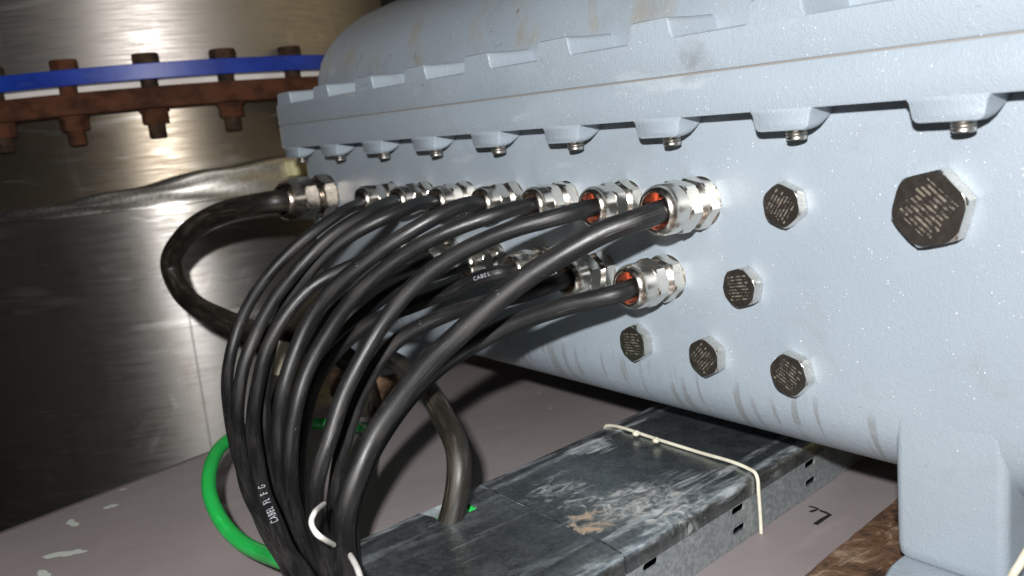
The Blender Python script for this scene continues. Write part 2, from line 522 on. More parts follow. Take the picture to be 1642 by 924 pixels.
def tray_material(name, dirt=None, mt=1.0):
    m = Mat(name, metal=.9)
    o = m.coord()
    v = m.voronoi(o, 420)
    sp = m.noise(o, 60, 4, .6)
    cs = m.sep(v.outputs['Color'])
    c = m.mix(m.ramp(m.math('ADD', m.math('MULTIPLY', cs[0], .5), m.math('MULTIPLY', sp, .5)), .3, .7), (0.21, 0.24, 0.258), (0.30, 0.328, 0.335))
    wh = m.math('MULTIPLY', m.ramp(m.noise(m.coord(scale=(70, 10, 40), rot=(0, 0, .1)), 1.0, 5, .7), .56, .72), m.ramp(m.noise(o, 18, 3), .4, .65))
    metal = m.math('SUBTRACT', mt, m.math('MULTIPLY', wh, .45 * mt))
    c = m.mix(m.math('MULTIPLY', wh, .5), c, (0.45, 0.50, 0.54))
    rough = m.ramp(sp, .3, .7, .26, .40)
    x, y, z = m.sep(o)
    edge = m.math('MAXIMUM', m.ramp(z, -.25535, -.2550), m.math('MULTIPLY', m.ramp(z, -.2559, -.2564), m.ramp(z, -.2625, -.2590)))
    en = m.math('MULTIPLY', edge, m.ramp(m.noise(m.coord(scale=(120, 26, 60)), 1.0, 5, .7), .38, .68))
    c = m.mix(m.math('MULTIPLY', en, .75), c, (0.52, 0.58, 0.62))
    metal = m.math('MULTIPLY', metal, m.math('SUBTRACT', 1.0, m.math('MULTIPLY', en, .6)))
    ln = m.noise(m.coord(scale=(240, 5, 60), rot=(0, 0, .1)), 1.0, 3, .6)
    lk = m.math('MULTIPLY', m.ramp(ln, .60, .70), m.ramp(m.noise(o, 20, 2), .42, .6))
    c = m.mix(m.math('MULTIPLY', lk, .35), c, (0.5, 0.53, 0.55))
    metal = m.math('MULTIPLY', metal, m.math('SUBTRACT', 1.0, m.math('MULTIPLY', lk, .25)))
    if dirt:
        f = None
        for (pt, rad, col, lo, hi, scl) in dirt:
            nzv = m.noise(m.coord(scale=scl), 1.0, 6, .72, 1.2)
            d = m.ramp(m.dist(o, pt), rad, rad * .25)
            k = m.ramp(m.math('ADD', m.math('MULTIPLY', nzv, .75), m.math('MULTIPLY', d, .34)), lo, hi)
            k = m.math('MULTIPLY', k, m.ramp(d, 0, .15))
            c = m.mix(k, c, col)
            f = k if f is None else m.math('MAXIMUM', f, k)
        metal = m.math('MULTIPLY', metal, m.math('SUBTRACT', 1.0, f))
        rough = m.math('ADD', rough, m.math('MULTIPLY', f, .4))
    n = m.bump(m.noise(o, 24, 3), .25, .003)
    m.set(color=c, rough=rough, metal=metal, normal=n)
    return m.m


ZB = -.300
A0, A1 = P(0, 859, 'z', ZB), P(368, 716, 'z', ZB)
BEAM = beam_material()
PAD = rusty_pad_material()

# ------------------------------------------------------------------ big flameproof enclosure
enc = thing('electrical_enclosure', 'large light blue-grey painted cast enclosure with scalloped bolted flange, cable glands on its front wall', 'enclosure', (-0.55, 0.25, -0.27))
enc_inv = Vector((0.55, -0.25, 0.27))


def eobj(name, bm, mat, parent, smooth=None):
    """build in room coordinates under the enclosure's empty"""
    o = obj(name, bm, mat, None, smooth)
    o.parent = parent
    o.location = enc_inv if parent is enc else (0, 0, 0)
    return o


XL, XR, YB = -1.003, -0.085, 0.56
bm = bmesh.new()
rg = [rrect(XL, XR, 0, YB, .022, -.0118)]
rg += [rrect(XL, XR, 0, YB, .022, z) for z in (-.05, -.10, -.15, -.182)]
R = .045
for k in range(1, 9):
    a = math.radians(90 * k / 8)
    i = R * (1 - math.cos(a))
    rg.append(rrect(XL + i, XR - i, i, YB - i, .022, -.1855 - R * math.sin(a)))
rings_loft(bm, rg)
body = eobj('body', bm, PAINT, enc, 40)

PF = .022
bm = bmesh.new()
bev = .0016


def flange(bm, z0, z1, e0, e1):
    rings_loft(bm, [rrect(XL - PF + .003 + b, XR + PF - b, -PF + b, YB + PF - b, .032, z) for z, b in ((z0, e0), (z0 + .001, 0), (z1 - .001, 0), (z1, e1))])


bolts_x = [-.2187 - .0939 * k for k in range(-1, 9)]


def lug(bm, xc, w, zb, zt, yw, draft):
    """boss: outline in the wall plane (base zb, tip zt) swept from the wall (yw) out to the flange face"""
    xl, xr = xc - w / 2, xc + w / 2
    fr = -PF + .00015
    d = 1 if zt > zb else -1
    H = abs(zt - zb)
    r = .0042
    sl = .0012

    def outline(ins, dz):
        p = [(xl - sl - .003 + ins, 0.0), (xl - sl + ins, H * .30), (xl - sl * .4 + ins, H * .55)]
        for k in range(6):
            q = math.radians(180 - 90 * k / 5)
            p.append((xl + r + (r - ins) * math.cos(q), H - r + (r - ins) * math.sin(q)))
        for k in range(6):
            q = math.radians(90 - 90 * k / 5)
            p.append((xr - r + (r - ins) * math.cos(q), H - r + (r - ins) * math.sin(q)))
        p += [(xr + sl * .4 - ins, H * .55), (xr + sl - ins, H * .30), (xr + sl + .003 - ins, 0.0)]
        return [(x, zb + d * (h - dz * (max(h / H, 0) ** 2))) for x, h in p]
    rings = []
    dep = yw + .004 - fr
    for t, ins in ((0, .0009), (.015, .0003), (.035, .0001), (.06, 0), (.3, 0), (.5, 0), (.65, 0), (.8, 0), (.9, 0), (1, 0)):
        rings.append([Vector((x, fr + dep * t, z)) for x, z in outline(ins, draft * max(0, (t - .35) / .65) ** 1.6)])
    rings_loft(bm, rings)


flange(bm, -.0116, .0133, .0005, .0007)
for x in bolts_x:
    lug(bm, x - .003, .036, -.0095, -.0234, 0.0, .0105)
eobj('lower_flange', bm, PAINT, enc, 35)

cov = None
bm = bmesh.new()
prof = [(.022, .036), (.022, .050), (.024, .064), (.029, .080), (.038, .096), (.052, .111), (.075, .127), (.110, .141), (.16, .153), (.23, .163), (.28, .166)]
rg = []
for y, z in prof:
    i = y - .022
    ex = min(i * .45, .06)
    rg.append(rrect(XL + .004 + ex, XR - .004 - ex, y, YB - .02 - i * .95, .030, z))
# dome is a lofted shell closed on top
rings_loft(bm, rg)
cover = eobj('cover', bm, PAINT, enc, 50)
bm = bmesh.new()
flange(bm, .0146, .0374, .0007, .0012)
for x in bolts_x:
    lug(bm, x - .004, .034, .0350, .0500, .023, -.0015)
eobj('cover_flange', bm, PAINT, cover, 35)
# thin brown joint line between the two flanges
bm = bmesh.new()
rings_loft(bm, [rrect(XL - PF + .0045, XR + PF - .0015, -PF + .0014, YB + PF - .0015, .031, z) for z in (.0132, .0148)])
eobj('flange_joint', bm, Mat('joint_grease', (0.19, 0.178, 0.168), .6).m, enc)

# threaded bolt ends under the flange
for x in bolts_x:
    bm = bmesh.new()
    pr = [(.0060, -.0200), (.0060, -.0232)]
    for k in range(3):
        pr += [(.0061, -.0238 - .0014 * k), (.0055, -.0244 - .0014 * k)]
    pr += [(.0058, -.0284), (.0050, -.0292), (.0034, -.0292), (.0026, -.0286)]
    lathe(bm, pr, 24, (x, -.0115), True, True)
    eobj('flange_bolt', bm, ZINC, enc, 30)


def foot(xl, xr, y1):
    bm = bmesh.new()
    rg = []
    for z, yf, g in ((-.150, .004, 0), (-.170, .0012, 0), (-.184, .0002, 0), (-.200, .0002, 0), (-.262, .0002, 0), (-.2675, .0006, .0006), (-.2698, .0022, .002)):
        rg.append(rrect(xl + g, xr - g, yf, y1, .006, z))
    rings_loft(bm, rg)
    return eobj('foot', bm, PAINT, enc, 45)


foot(-.2655, -.2035, .075)
foot(-.940, -.872, .09)
# ------------------------------------------------------------------ steel beam that carries everything
ZB = -.300
A0, A1 = P(0, 859, 'z', ZB), P(368, 716, 'z', ZB)
bd = (A1 - A0).normalized()
bn = Vector((bd.y, -bd.x, 0))           # to the right of the far edge
if bn.x < 0: bn = -bn
beam = thing('steel_beam', 'wide mauve-grey painted steel beam under the tray, chipped along its far edge', 'beam', A0)
bm = bmesh.new()
sec = [(0.62, -.02), (0.62, 0), (0.0, 0), (-.004, -.0006), (-.018, -.0035), (-.022, -.006), (-.024, -.010), (-.024, -.02)]
rg = []
for s in [-.9 + .1 * k for k in range(23)]:
    rg.append([bd * s + bn * a + Vector((0, 0, z)) for a, z in sec])
rings_loft(bm, rg)
obj('top_plate', bm, BEAM, beam, 30)
bm = bmesh.new()
rings_loft(bm, [[bd * s + bn * a + Vector((0, 0, z)) for a, z in ((.28, -.021), (.30, -.021), (.30, -.24), (.28, -.24))] for s in (-.9, 1.3)])
obj('web', bm, BEAM, beam)


def stroke(pts, w):
    bm = bmesh.new()
    q = [P(x, y, 'z', ZB + .0004) - A0 for x, y in pts]
    left, right = [], []
    for i, p in enumerate(q):
        t = (q[min(i + 1, len(q) - 1)] - q[max(i - 1, 0)]).normalized()
        n = Vector((-t.y, t.x, 0)) * w * (0.75 + .5 * i / len(q))
        left.append(bm.verts.new(p + n)); right.append(bm.verts.new(p - n))
    for i in range(len(q) - 1):
        bm.faces.new((left[i], left[i + 1], right[i + 1], right[i]))
    bmesh.ops.recalc_face_normals(bm, faces=bm.faces[:])
    return obj('marker_stroke', bm, MARKER, beam)


stroke([(1297, 812), (1305, 813.5), (1312, 816), (1306, 818.5), (1299, 821)], .0013)
stroke([(1314, 818.5), (1322, 821), (1331, 825.5), (1320, 832), (1307, 841)], .0016)

# rusty plate under the near foot
e0, e1 = P(1283, 924, 'z', -.28), P(1433, 800, 'z', -.28)
pdn = (e1 - e0).normalized(); pnn = Vector((pdn.y, -pdn.x, 0))
if pnn.x < 0: pnn = -pnn
bm = bmesh.new()
rg = []
ns = 60
for k in range(ns + 1):
    s = -.22 + .48 * k / ns
    j = lambda a: a * (random.random() - .5)
    rg.append([e0 + pdn * s + pnn * a + Vector((0, 0, z)) for a, z in ((.24, -.0196), (.24, 0), (.004 + j(.0012), j(.0010)), (.0006 + j(.0008), -.0012), (.0 + j(.0006), -.005), (0, -.0196))])
rings_loft(bm, rg)
o = obj('rusty_plate', bm, PAD, None, 40)
tag(o, 'rusty brown steel plate wrapped in torn film, under the near foot of the enclosure', 'steel plate')

bm = bmesh.new()
rings_loft(bm, [rrect(-.263 + b, -.150, -.052 + b, .16, .05, z) for z, b in ((-.2796, 0), (-.2722, 0), (-.2708, .0012))])
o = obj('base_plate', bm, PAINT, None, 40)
tag(o, 'light blue-grey flat plate directly under the near enclosure foot', 'plate')

bm = bmesh.new()
rings_loft(bm, [rrect(-.955, -.885, -.026, .03, .004, z) for z in (-.2996, -.272)])
o = obj('timber_block', bm, simple_noise('stained_wood', (0.06, 0.032, 0.018), (0.17, 0.10, 0.058), 26, .7, sc=(1, 5, 8)).m)
tag(o, 'stained brown block under the far enclosure foot, seen between the black cables', 'block')

# ------------------------------------------------------------------ cable tray
TA = Vector((-.3873, .1073, 0))
TD = Vector((-.0976, .9952, 0)); TN = Vector((.9952, .0976, 0))


def T(s, off, z):
    return TA + TD * s + TN * off + Vector((0, 0, z))


TW = .148
tray = thing('cable_tray', 'galvanised steel cable tray running under the enclosure, slotted side wall', 'cable tray', T(-.25, -TW / 2, ZB))
t_off = -tray.location


def tobj(name, bm, mat, parent, smooth=None):
    o = obj(name, bm, mat, parent, smooth)
    o.location = t_off
    return o


dirt = [(T(-.208, -.040, -.2556), .036, (0.34, 0.25, 0.165), .63, .80, (75, 60, 60)),
        (T(-.170, -.030, -.2556), .070, (0.42, 0.43, 0.41), .60, .86, (110, 70, 60)),
        (T(-.115, -.128, -.2556), .045, (0.42, 0.45, 0.45), .66, .86, (60, 16, 40)),
        (T(-.19, -.085, -.2556), .06, (0.38, 0.40, 0.39), .68, .88, (120, 60, 50)),
        (T(-.12, -.020, -.2556), .06, (0.36, 0.40, 0.42), .66, .90, (160, 20, 50))]
ZINC_PLAIN = tray_material('galvanised_sheet', None, .94)
ZINC_SIDE = tray_material('dull_galvanised_sheet', None, .45)
ZINC_DIRTY = tray_material('dirty_galvanised_sheet', dirt, .93)
S0, S1 = -.75, .42
bm = bmesh.new()
box(bm, S0, S1, -TW + .0005, -.0005, -.2996, -.2983, T)
tobj('tray_bottom', bm, ZINC_PLAIN, tray)
for nm, o0, o1 in (('near', -.0016, 0.0), ('far', -TW, -TW + .0016)):
    bm = bmesh.new()
    box(bm, S0, S1, o0, o1, -.2996, -.2578, T)
    w = tobj('side_wall', bm, ZINC_SIDE, tray)
    cs = []
    sl = [(-.110, -.2747), (-.110, -.2890), (-.204, -.2742), (-.204, -.2885), (-.015, -.2747), (-.015, -.2890), (-.298, -.2742), (-.298, -.2885), (.08, -.2747), (.08, -.289)]
    for s_, z_ in sl:
        if nm == 'near' and (s_, z_) in ((-.204, -.2885),): pass
        cb = bmesh.new()
        L, r = .0048, .0027
        ring0, ring1 = [], []
        for k in range(16):
            a = 2 * math.pi * k / 16
            ds = (L if math.cos(a) >= 0 else -L) + r * math.cos(a)
            dz = r * math.sin(a)
            ring0.append(T(s_ + ds, o0 - .004, z_ + dz)); ring1.append(T(s_ + ds, o1 + .004, z_ + dz))
        rings_loft(cb, [ring0, ring1])
        c_ = obj('cutter', cb, None); c_.parent = tray; c_.location = t_off
        cs.append(c_)
    bpy.context.view_layer.update()
    cut(w, cs)
    if not w.data.materials: w.data.materials.append(ZINC_SIDE)


def cover_profile(zo, lip):
    top = [(.0018, -.2575 - lip), (.0018, -.2592), (.0012, -.2578), (-.0005, -.2568), (-.006, -.2561), (-.0145, -.2551), (-.0175, -.2549), (-.0205, -.2553), (-.024, -.2558),
           (-.074, -.2556), (-.124, -.2558), (-.1275, -.2553), (-.1305, -.2549), (-.1335, -.2551), (-.142, -.2561), (-.1475, -.2568), (-.1492, -.2578), (-.1498, -.2592), (-.1498, -.2575 - lip)]
    th = .0011
    inner = []
    for i, (a, z) in enumerate(top):
        if i in (0, 1): inner.append((a - th, z))
        elif i >= len(top) - 2: inner.append((a + th, z))
        else: inner.append((a * .985 - .001, z - th))
    return [(a, z + zo) for a, z in top + inner[::-1]]


def cover_mesh(s0a, s0b, s1, zo, lip):
    """cover sheet from a slanted start (s0a at the near edge, s0b at the far edge) to s1"""
    bm = bmesh.new()
    pr = cover_profile(zo, lip)
    rg = []
    for k in range(25):
        t = k / 24
        ring = []
        for a, z in pr:
            u = min(max(-a / TW, 0), 1)
            s0 = s0a + (s0b - s0a) * u
            ring.append(T(s0 + (s1 - s0) * t, a, z))
        rg.append(ring)
    rings_loft(bm, rg)
    return bm


c1 = tobj('dusty_cover', cover_mesh(-.2285, -.2115, .42, 0, .012), ZINC_DIRTY, tray, 40)
c1['label'] = 'dusty cover plate smeared with tan and white dirt'
bm = bmesh.new()
pr = cover_profile(-.0003, .012)
rg = []
for k in range(25):
    t = k / 24
    ring = []
    for a, z in pr:
        u = min(max(-a / TW, 0), 1)
        sA = -.2297 + .017 * u
        ring.append(T(sA + (-.343 - sA) * t, a, z))
    rg.append(ring)
rings_loft(bm, rg)
c2 = tobj('plain_cover', bm, ZINC_PLAIN, tray, 40)
c2['label'] = 'clean dark cover plate with a notch for cables'
cb = bmesh.new()
box(cb, -.2665, -.2375, -.17, -.1185, -.275, -.24, T)
k_ = obj('cutter', cb, None); k_.parent = tray; k_.location = t_off
bpy.context.view_layer.update()
cut(c2, [k_])
if not c2.data.materials: c2.data.materials.append(ZINC_PLAIN)

# cream cord tied round the tray
cord = thing('cable_tie', 'cream tie strapped across the dusty tray cover, knotted near its far edge', 'cable tie', T(-.085, -.07, -.2545))
cord_off = -cord.location
pts = [T(-.0895, .0036, -.2996), T(-.0895, .0036, -.285), T(-.0905, .0038, -.268), T(-.0905, .0036, -.2595), T(-.0900, .0015, -.2553), T(-.089, -.004, -.2541), T(-.087, -.017, -.2531), T(-.083, -.05, -.2538), T(-.078, -.095, -.2538), T(-.074, -.130, -.2534), T(-.072, -.143, -.2548), T(-.0715, -.1500, -.2566), T(-.0715, -.1515, -.2600), T(-.0715, -.1515, -.27), T(-.0715, -.1515, -.2996)]
bm = bmesh.new()
tube(bm, catmull(pts, .002), .0013, 10)
o = obj('strap', bm, CREAM, cord, 60); o.location = cord_off
for px, py in ((1020, 695), (1052, 706)):
    c = P(px, py, 'z', -.2515)
    bm = bmesh.new()
    bmesh.ops.create_icosphere(bm, subdivisions=3, radius=.0030)
    for v in bm.verts:
        v.co = Vector((v.co.x, v.co.y, v.co.z * .8)) * (1 + .12 * math.sin(v.co.x * 1900) * math.cos(v.co.y * 2100)) + c
    o = obj('knot', bm, CREAM, cord, 180); o.location = cord_off

# ------------------------------------------------------------------ stainless tank with bolted flange
HR = math.hypot(FWD.x, FWD.y)
near = EYE + ray(248, 100) * 1.25
er = Vector((near.x - EYE.x, near.y - EYE.y, 0)).normalized()
RF = .46
TC = Vector((near.x, near.y, 0)) + er * RF


def cyl_hit(px, py, Rr):
    r = ray(px, py)
    d = Vector((r.x, r.y)); q = Vector((EYE.x - TC.x, EYE.y - TC.y))
    a = d.dot(d); b = 2 * q.dot(d); c = q.dot(q) - Rr * Rr
    disc = b * b - 4 * a * c
    t = (-b - math.sqrt(max(disc, 0))) / (2 * a)
    return EYE + r * t


z_bt = cyl_hit(235, 101, RF).z
z_bb = cyl_hit(235, 127, RF).z
z_rt = cyl_hit(235, 139, RF).z
z_rb = cyl_hit(235, 175, RF).z
z_rim = cyl_hit(250, 331, .46).z
tank = thing('storage_tank', 'brushed stainless tank behind, blue flange bolted to a rusty flange, shiny cladding below', 'tank', (TC.x, TC.y, -1.0))
LOC = Vector((0, 0, 1.0))


def kobj(name, bm, mat, smooth=40, parent=None):
    o = obj(name, bm, mat, parent or tank, smooth)
    o.location = LOC if parent is None else (0, 0, 0)
    return o


SHELL_UP = steel_shell_material('brushed_stainless', (0.46, 0.425, 0.40), (0.37, 0.335, 0.31), .46, TC, 260, .1)
SHELL_LOW = steel_shell_material('stained_stainless', (0.36, 0.315, 0.25), (0.27, 0.22, 0.165), .42, TC, 200, .6)
CLAD = steel_shell_material('cladding_sheet', (0.37, 0.355, 0.34), (0.27, 0.255, 0.24), .40, TC, 150, .62)
for _m in (CLAD, SHELL_UP, SHELL_LOW):
    _m.node_tree.nodes['Principled BSDF'].inputs['Metallic'].default_value = .93
bm = bmesh.new(); lathe(bm, [(.425, z_bb), (.425, z_bt + .02), (.425, .35), (.425, .9), (.39, .95), (0.001, .97)], 160); kobj('upper_shell', bm, SHELL_UP)
bm = bmesh.new(); lathe(bm, [(.418, z_rim - .05), (.418, z_rb), (.418, z_rt)], 160); kobj('lower_shell', bm, SHELL_LOW)
bm = bmesh.new(); lathe(bm, [(.426, z_bb), (RF - .001, z_bb), (RF, z_bb + .001), (RF, z_bt - .001), (RF - .001, z_bt), (.426, z_bt), (.426, z_bb)], 160); kobj('blue_flange', bm, BLUE)
bm = bmesh.new(); lathe(bm, [(.419, z_rb), (RF - .003, z_rb), (RF, z_rb + .002), (RF + .001, z_rt - .003), (RF - .001, z_rt), (.419, z_rt), (.419, z_rb)], 160); kobj('rusty_flange', bm, RUST)
bm = bmesh.new(); lathe(bm, [(.419, z_rt + .0005), (RF - .030, z_rt + .0005), (RF - .030, z_bb - .0005), (.419, z_bb - .0005)], 160); kobj('gasket', bm, GASK)
bm = bmesh.new(); lathe(bm, [(.460, -1.0), (.460, z_rim - .012), (.4595, z_rim - .002), (.457, z_rim)], 200); kobj('cladding', bm, CLAD)
# crumpled flashing between cladding rim and shell
phi0 = math.atan2(-er.y, -er.x)
rim_pts = [(0, 339), (60, 329), (120, 318), (180, 307), (250, 291), (330, 271), (400, 258), (450, 250), (520, 240), (600, 228)]
prof_phi = []
for px, py in rim_pts:
    h = cyl_hit(px, py, .448)
    prof_phi.append((math.atan2(h.y - TC.y, h.x - TC.x), h.z))
prof_phi = [((a - phi0 + math.pi) % (2 * math.pi) - math.pi, z) for a, z in prof_phi]
prof_phi.sort()


def flash_z(a):
    if a <= prof_phi[0][0]: return prof_phi[0][1]
    for (a0, z0), (a1, z1) in zip(prof_phi, prof_phi[1:]):
        if a0 <= a <= a1: return z0 + (z1 - z0) * (a - a0) / (a1 - a0)
    return prof_phi[-1][1]


bm = bmesh.new()
rings = []
NS = 260
for k in range(8):
    ring = []
    for i in range(NS):
        a = -math.pi + 2 * math.pi * i / NS
        zt = flash_z(a)
        t = min(k / 6, 1)
        z = z_rim - .001 + (zt - z_rim) * t
        r = (.4615 - .0135 * t if k < 7 else .417) + (.0012 * math.sin(k * 2.4 + a * 5) + .0007 * math.sin(a * 17 + k * 1.9) + .0003 * math.sin(a * 53 + k * 2.2)) * (1 if 0 < k < 6 else .25 if k < 7 else 0)
        z += .0020 * math.sin(a * 23 + 1.1 * k) * (1 if k else .3)
        ring.append(Vector((math.cos(a + phi0) * r, math.sin(a + phi0) * r, z)))
    rings.append(ring)
rings_loft(bm, rings, True, False, False)
FOIL = nickel_material('crumpled_foil', (0.66, 0.64, 0.60), (0.58, 0.55, 0.50), .34, .46)
kobj('flashing', bm, FOIL, 180)
# vertical lap seam of the cladding
h = cyl_hit(312, 560, .46)
aS = math.atan2(h.y - TC.y, h.x - TC.x)
bm = bmesh.new()
ring = lambda z: [Vector((math.cos(aS + d) * r, math.sin(aS + d) * r, z)) for d, r in ((-.0035, .4592), (-.003, .4608), (.003, .4610), (.0035, .4592))]
rings_loft(bm, [ring(-.95), ring(z_rim - .1)])
kobj('lap_seam', bm, CLAD, 30)
# foam end
hp = cyl_hit(472, 269, .46)
a_ = math.atan2(hp.y - TC.y, hp.x - TC.x)
bm = bmesh.new()
rings_loft(bm, [[Vector((math.cos(a_ + d) * r, math.sin(a_ + d) * r, z)) for d, r in ((-.022, .45), (-.022, .472), (.10, .472), (.10, .45))] for z in (hp.z - .011, hp.z + .010)])
kobj('insulation', bm, FOAM, 30)


def hexring(r, z, c, rot=0, rc=1e9, seg=36):
    out = []
    for k in range(seg):
        t = 2 * math.pi * k / seg
        rr = min(r * math.cos(math.pi / 6) / math.cos(((t + rot) % (math.pi / 3)) - math.pi / 6), rc)
        out.append(Vector((c[0] + rr * math.cos(t), c[1] + rr * math.sin(t), z)))
    return out


for i, (px, py) in enumerate([(-14, 104), (105, 99), (236, 91), (359, 83), (466, 77), (560, 70)]):
    h = cyl_hit(px, py + 22, .440)
    c = (h.x - TC.x, h.y - TC.y)
    rt = random.random()
    bm = bmesh.new()
    hh = .0145
    rings_loft(bm, [hexring(.0192, z_bt + .0003, c, rt), hexring(.0192, z_bt + hh - .003, c, rt), hexring(.0192, z_bt + hh, c, rt, .0170)])
    lathe(bm, [(.0105, z_rb - .040), (.0118, z_rb - .0385), (.0118, z_bb + .002)], 18, c, True, True)
    b = kobj('flange_bolt', bm, RUST if i in (1,) else RUSTD, 35)
    bm = bmesh.new()
    lathe(bm, [(.0205, z_rb - .0035), (.0205, z_rb - .0003)], 24, c, True, True)
    rings_loft(bm, [hexring(.0190, z_rb - .020, c, rt + .4, .0174), hexring(.0190, z_rb - .018, c, rt + .4), hexring(.0190, z_rb - .0037, c, rt + .4)])
    kobj('nut', bm, RUST, 35, b)

# ------------------------------------------------------------------ glands and plugs
def yring(prof, rf=None, seg=48):
    """rings round the local -Y axis; prof entries (r, t) or (r, t, hexflag, chamfer)"""
    out = []
    for e in prof:
        r, t = e[0], e[1]
        ring = []
        for k in range(seg):
            a = 2 * math.pi * k / seg
            rr = r
            if len(e) > 2:
                rr = min(r * math.cos(math.pi / 6) / math.cos((a % (math.pi / 3)) - math.pi / 6), e[3])
            ring.append(Vector((rr * math.cos(a), -t, rr * math.sin(a))))
        out.append(ring)
    return out


def gland_meshes():
    H = .0158; big = 9
    bm = bmesh.new()
    rings_loft(bm, yring([(.0145, -.001), (.0148, .0004), (H, .0006, 1, .0148), (H, .0016, 1, .0156), (H, .0085, 1, .0156), (H, .0095, 1, .0146), (.0138, .0097), (.0126, .0110), (.0134, .0118), (.0126, .0126), (.0134, .0134), (.0126, .0142), (.0126, .0150)]))
    a = bm
    bm = bmesh.new()
    pr = [(.0124, .0146), (.0138, .0148), (H, .0150, 1, .0146), (H, .0160, 1, .0156), (H, .0232, 1, .0156), (H, .0244, 1, .0146), (.0140, .0250), (.0140, .0262), (.0145, .0268), (.0145, .0318), (.01445, .0332), (.0143, .0345), (.0140, .0356), (.01355, .0366), (.0130, .0375), (.0124, .0382), (.0117, .0387), (.0112, .0388), (.0107, .0386), (.0104, .0382), (.0102, .0374), (.0101, .0340), (.0100, .0240), (.0094, .0236)]
    rings_loft(bm, yring(pr), True, True, False)
    b = bm
    bm = bmesh.new()
    rings_loft(bm, yring([(.0099, .0205), (.0099, .0246), (.0092, .0258), (.0080, .0262), (.0046, .0258), (.0044, .0205)]), True, False, False)
    c = bm
    return a, b, c


protos = {}


def make_gland(x, z, sc, rot, label, old=False, seal=True, y=0.0):
    t = thing('cable_gland', label, 'cable gland', (x, y, z), (0, rot, 0), 'nickel cable glands in the enclosure wall')
    t.scale = (sc, sc, sc)
    key = (old, seal)
    if key not in protos:
        a, b, c = gland_meshes()
        mat = NICKEL_OLD if old else NICKEL
        p = [obj('entry_body', a, mat, t, 20), obj('gland_nut', b, mat, t, 20), obj('sealing_ring', c, SEAL if seal else SEALD, t, 40)]
        protos[key] = p
    else:
        for o in protos[key]:
            q = o.copy(); COL.objects.link(q); q.parent = t
    return t


ZG, ZH = -.067, -.1195
GX = [-.395 - .0665 * i for i in range(7)]
HX = [-.428 - .0665 * i for i in range(6)]
gl = [
    (1.13, .2, 'largest nickel cable gland, nearest to the hex plugs in the upper row, orange seal'),
    (.98, .5, 'second nickel gland from the plugs in the upper row, orange seal glowing inside'),
    (.96, .1, 'third nickel gland from the plugs in the upper row, thick black cable entering'),
    (.95, .8, 'middle nickel gland of the upper row of seven'),
    (.95, .3, 'fifth nickel gland from the plugs in the upper row'),
    (.95, .6, 'sixth nickel gland from the plugs in the upper row'),
    (.97, .0, 'last small nickel gland of the upper row, beside the dull one at the far corner')]
for i, (s, r, lb) in enumerate(gl):
    make_gland(GX[i], ZG, s, r, lb, False, i < 2)
hl = [
    (1.06, .35, 'nickel gland with wide open orange mouth, nearest the plugs in the lower row'),
    (.97, .7, 'second nickel gland from the plugs in the lower row, half shaded'),
    (.96, .15, 'third gland of the lower row, behind the thickest black cable, in shadow'),
    (.95, .5, 'fourth gland of the lower row, a bright glint on its rim'),
    (.95, .9, 'fifth gland of the lower row, mostly hidden by cables'),
    (.95, .4, 'farthest gland of the lower row, hidden behind the cable fan')]
for i, (s, r, lb) in enumerate(hl):
    make_gland(HX[i], ZH, s, r, lb, False, i < 1)
make_gland(-.936, -.067, 1.52, .45, 'big dull nickel gland alone at the far corner of the enclosure', True, False)


def make_plug(x, z, R, th, rot, trot, mat, label):
    t = thing('stopping_plug', label, 'hex plug', (x, 0, z), (0, 0, 0), 'nickel hex stopping plugs in the enclosure wall')
    bm = bmesh.new()
    rings_loft(bm, yring([(R * .84, -.001), (R * .86, .0004), (R, .0006, 1, R * .93), (R, .0016, 1, R * .985), (R, th - .0012, 1, R * .985), (R, th - .0002, 1, R * .925), (R, th, 1, R * .90)], seg=60), True, True, True)
    o = obj('hex_head', bm, PLUGSIDE, t, 28); o.rotation_euler = (0, rot, 0)
    bm = bmesh.new()
    rings_loft(bm, yring([(R, th - .0001, 1, R * .905), (R, th + .00012, 1, R * .898)], seg=60), True, True, True)
    # rotate the outline to the head's own turn but keep the writing's direction local
    bmesh.ops.rotate(bm, verts=bm.verts[:], cent=(0, 0, 0), matrix=Matrix.Rotation(rot - trot, 3, 'Y'))
    f = obj('engraved_face', bm, mat, t, 28)
    f.rotation_euler = (0, trot, 0)
    return t


FACE_S = plug_face_material(.00205, .0078)
FACE_B = plug_face_material(.00270, .0110)
rd = math.radians
make_plug(-.2380, -.0672, .0213, .0100, rd(-30 + 17), rd(42), FACE_B, 'big nickel hex plug with engraved marks, largest of all the plugs')
make_plug(-.3275, -.0672, .0139, .0085, rd(-30 - 8), rd(-55), FACE_S, 'small nickel hex plug level with the big one, to the left of it')
make_plug(-.3615, -.1195, .0136, .0085, rd(-30 + 14), rd(-9), FACE_S, 'small nickel hex plug level with the lower gland row, rows of engraving nearly level')
make_plug(-.4605, -.1700, .0139, .0085, rd(-30 + 1), rd(-5), FACE_S, 'leftmost of the three small hex plugs in the bottom row')
make_plug(-.3940, -.1700, .0139, .0085, rd(-30 + 2), rd(-45), FACE_S, 'middle one of the three small hex plugs in the bottom row')
make_plug(-.3275, -.1705, .0142, .0085, rd(-30 - 16), rd(30), FACE_S, 'rightmost of the three small hex plugs in the bottom row')

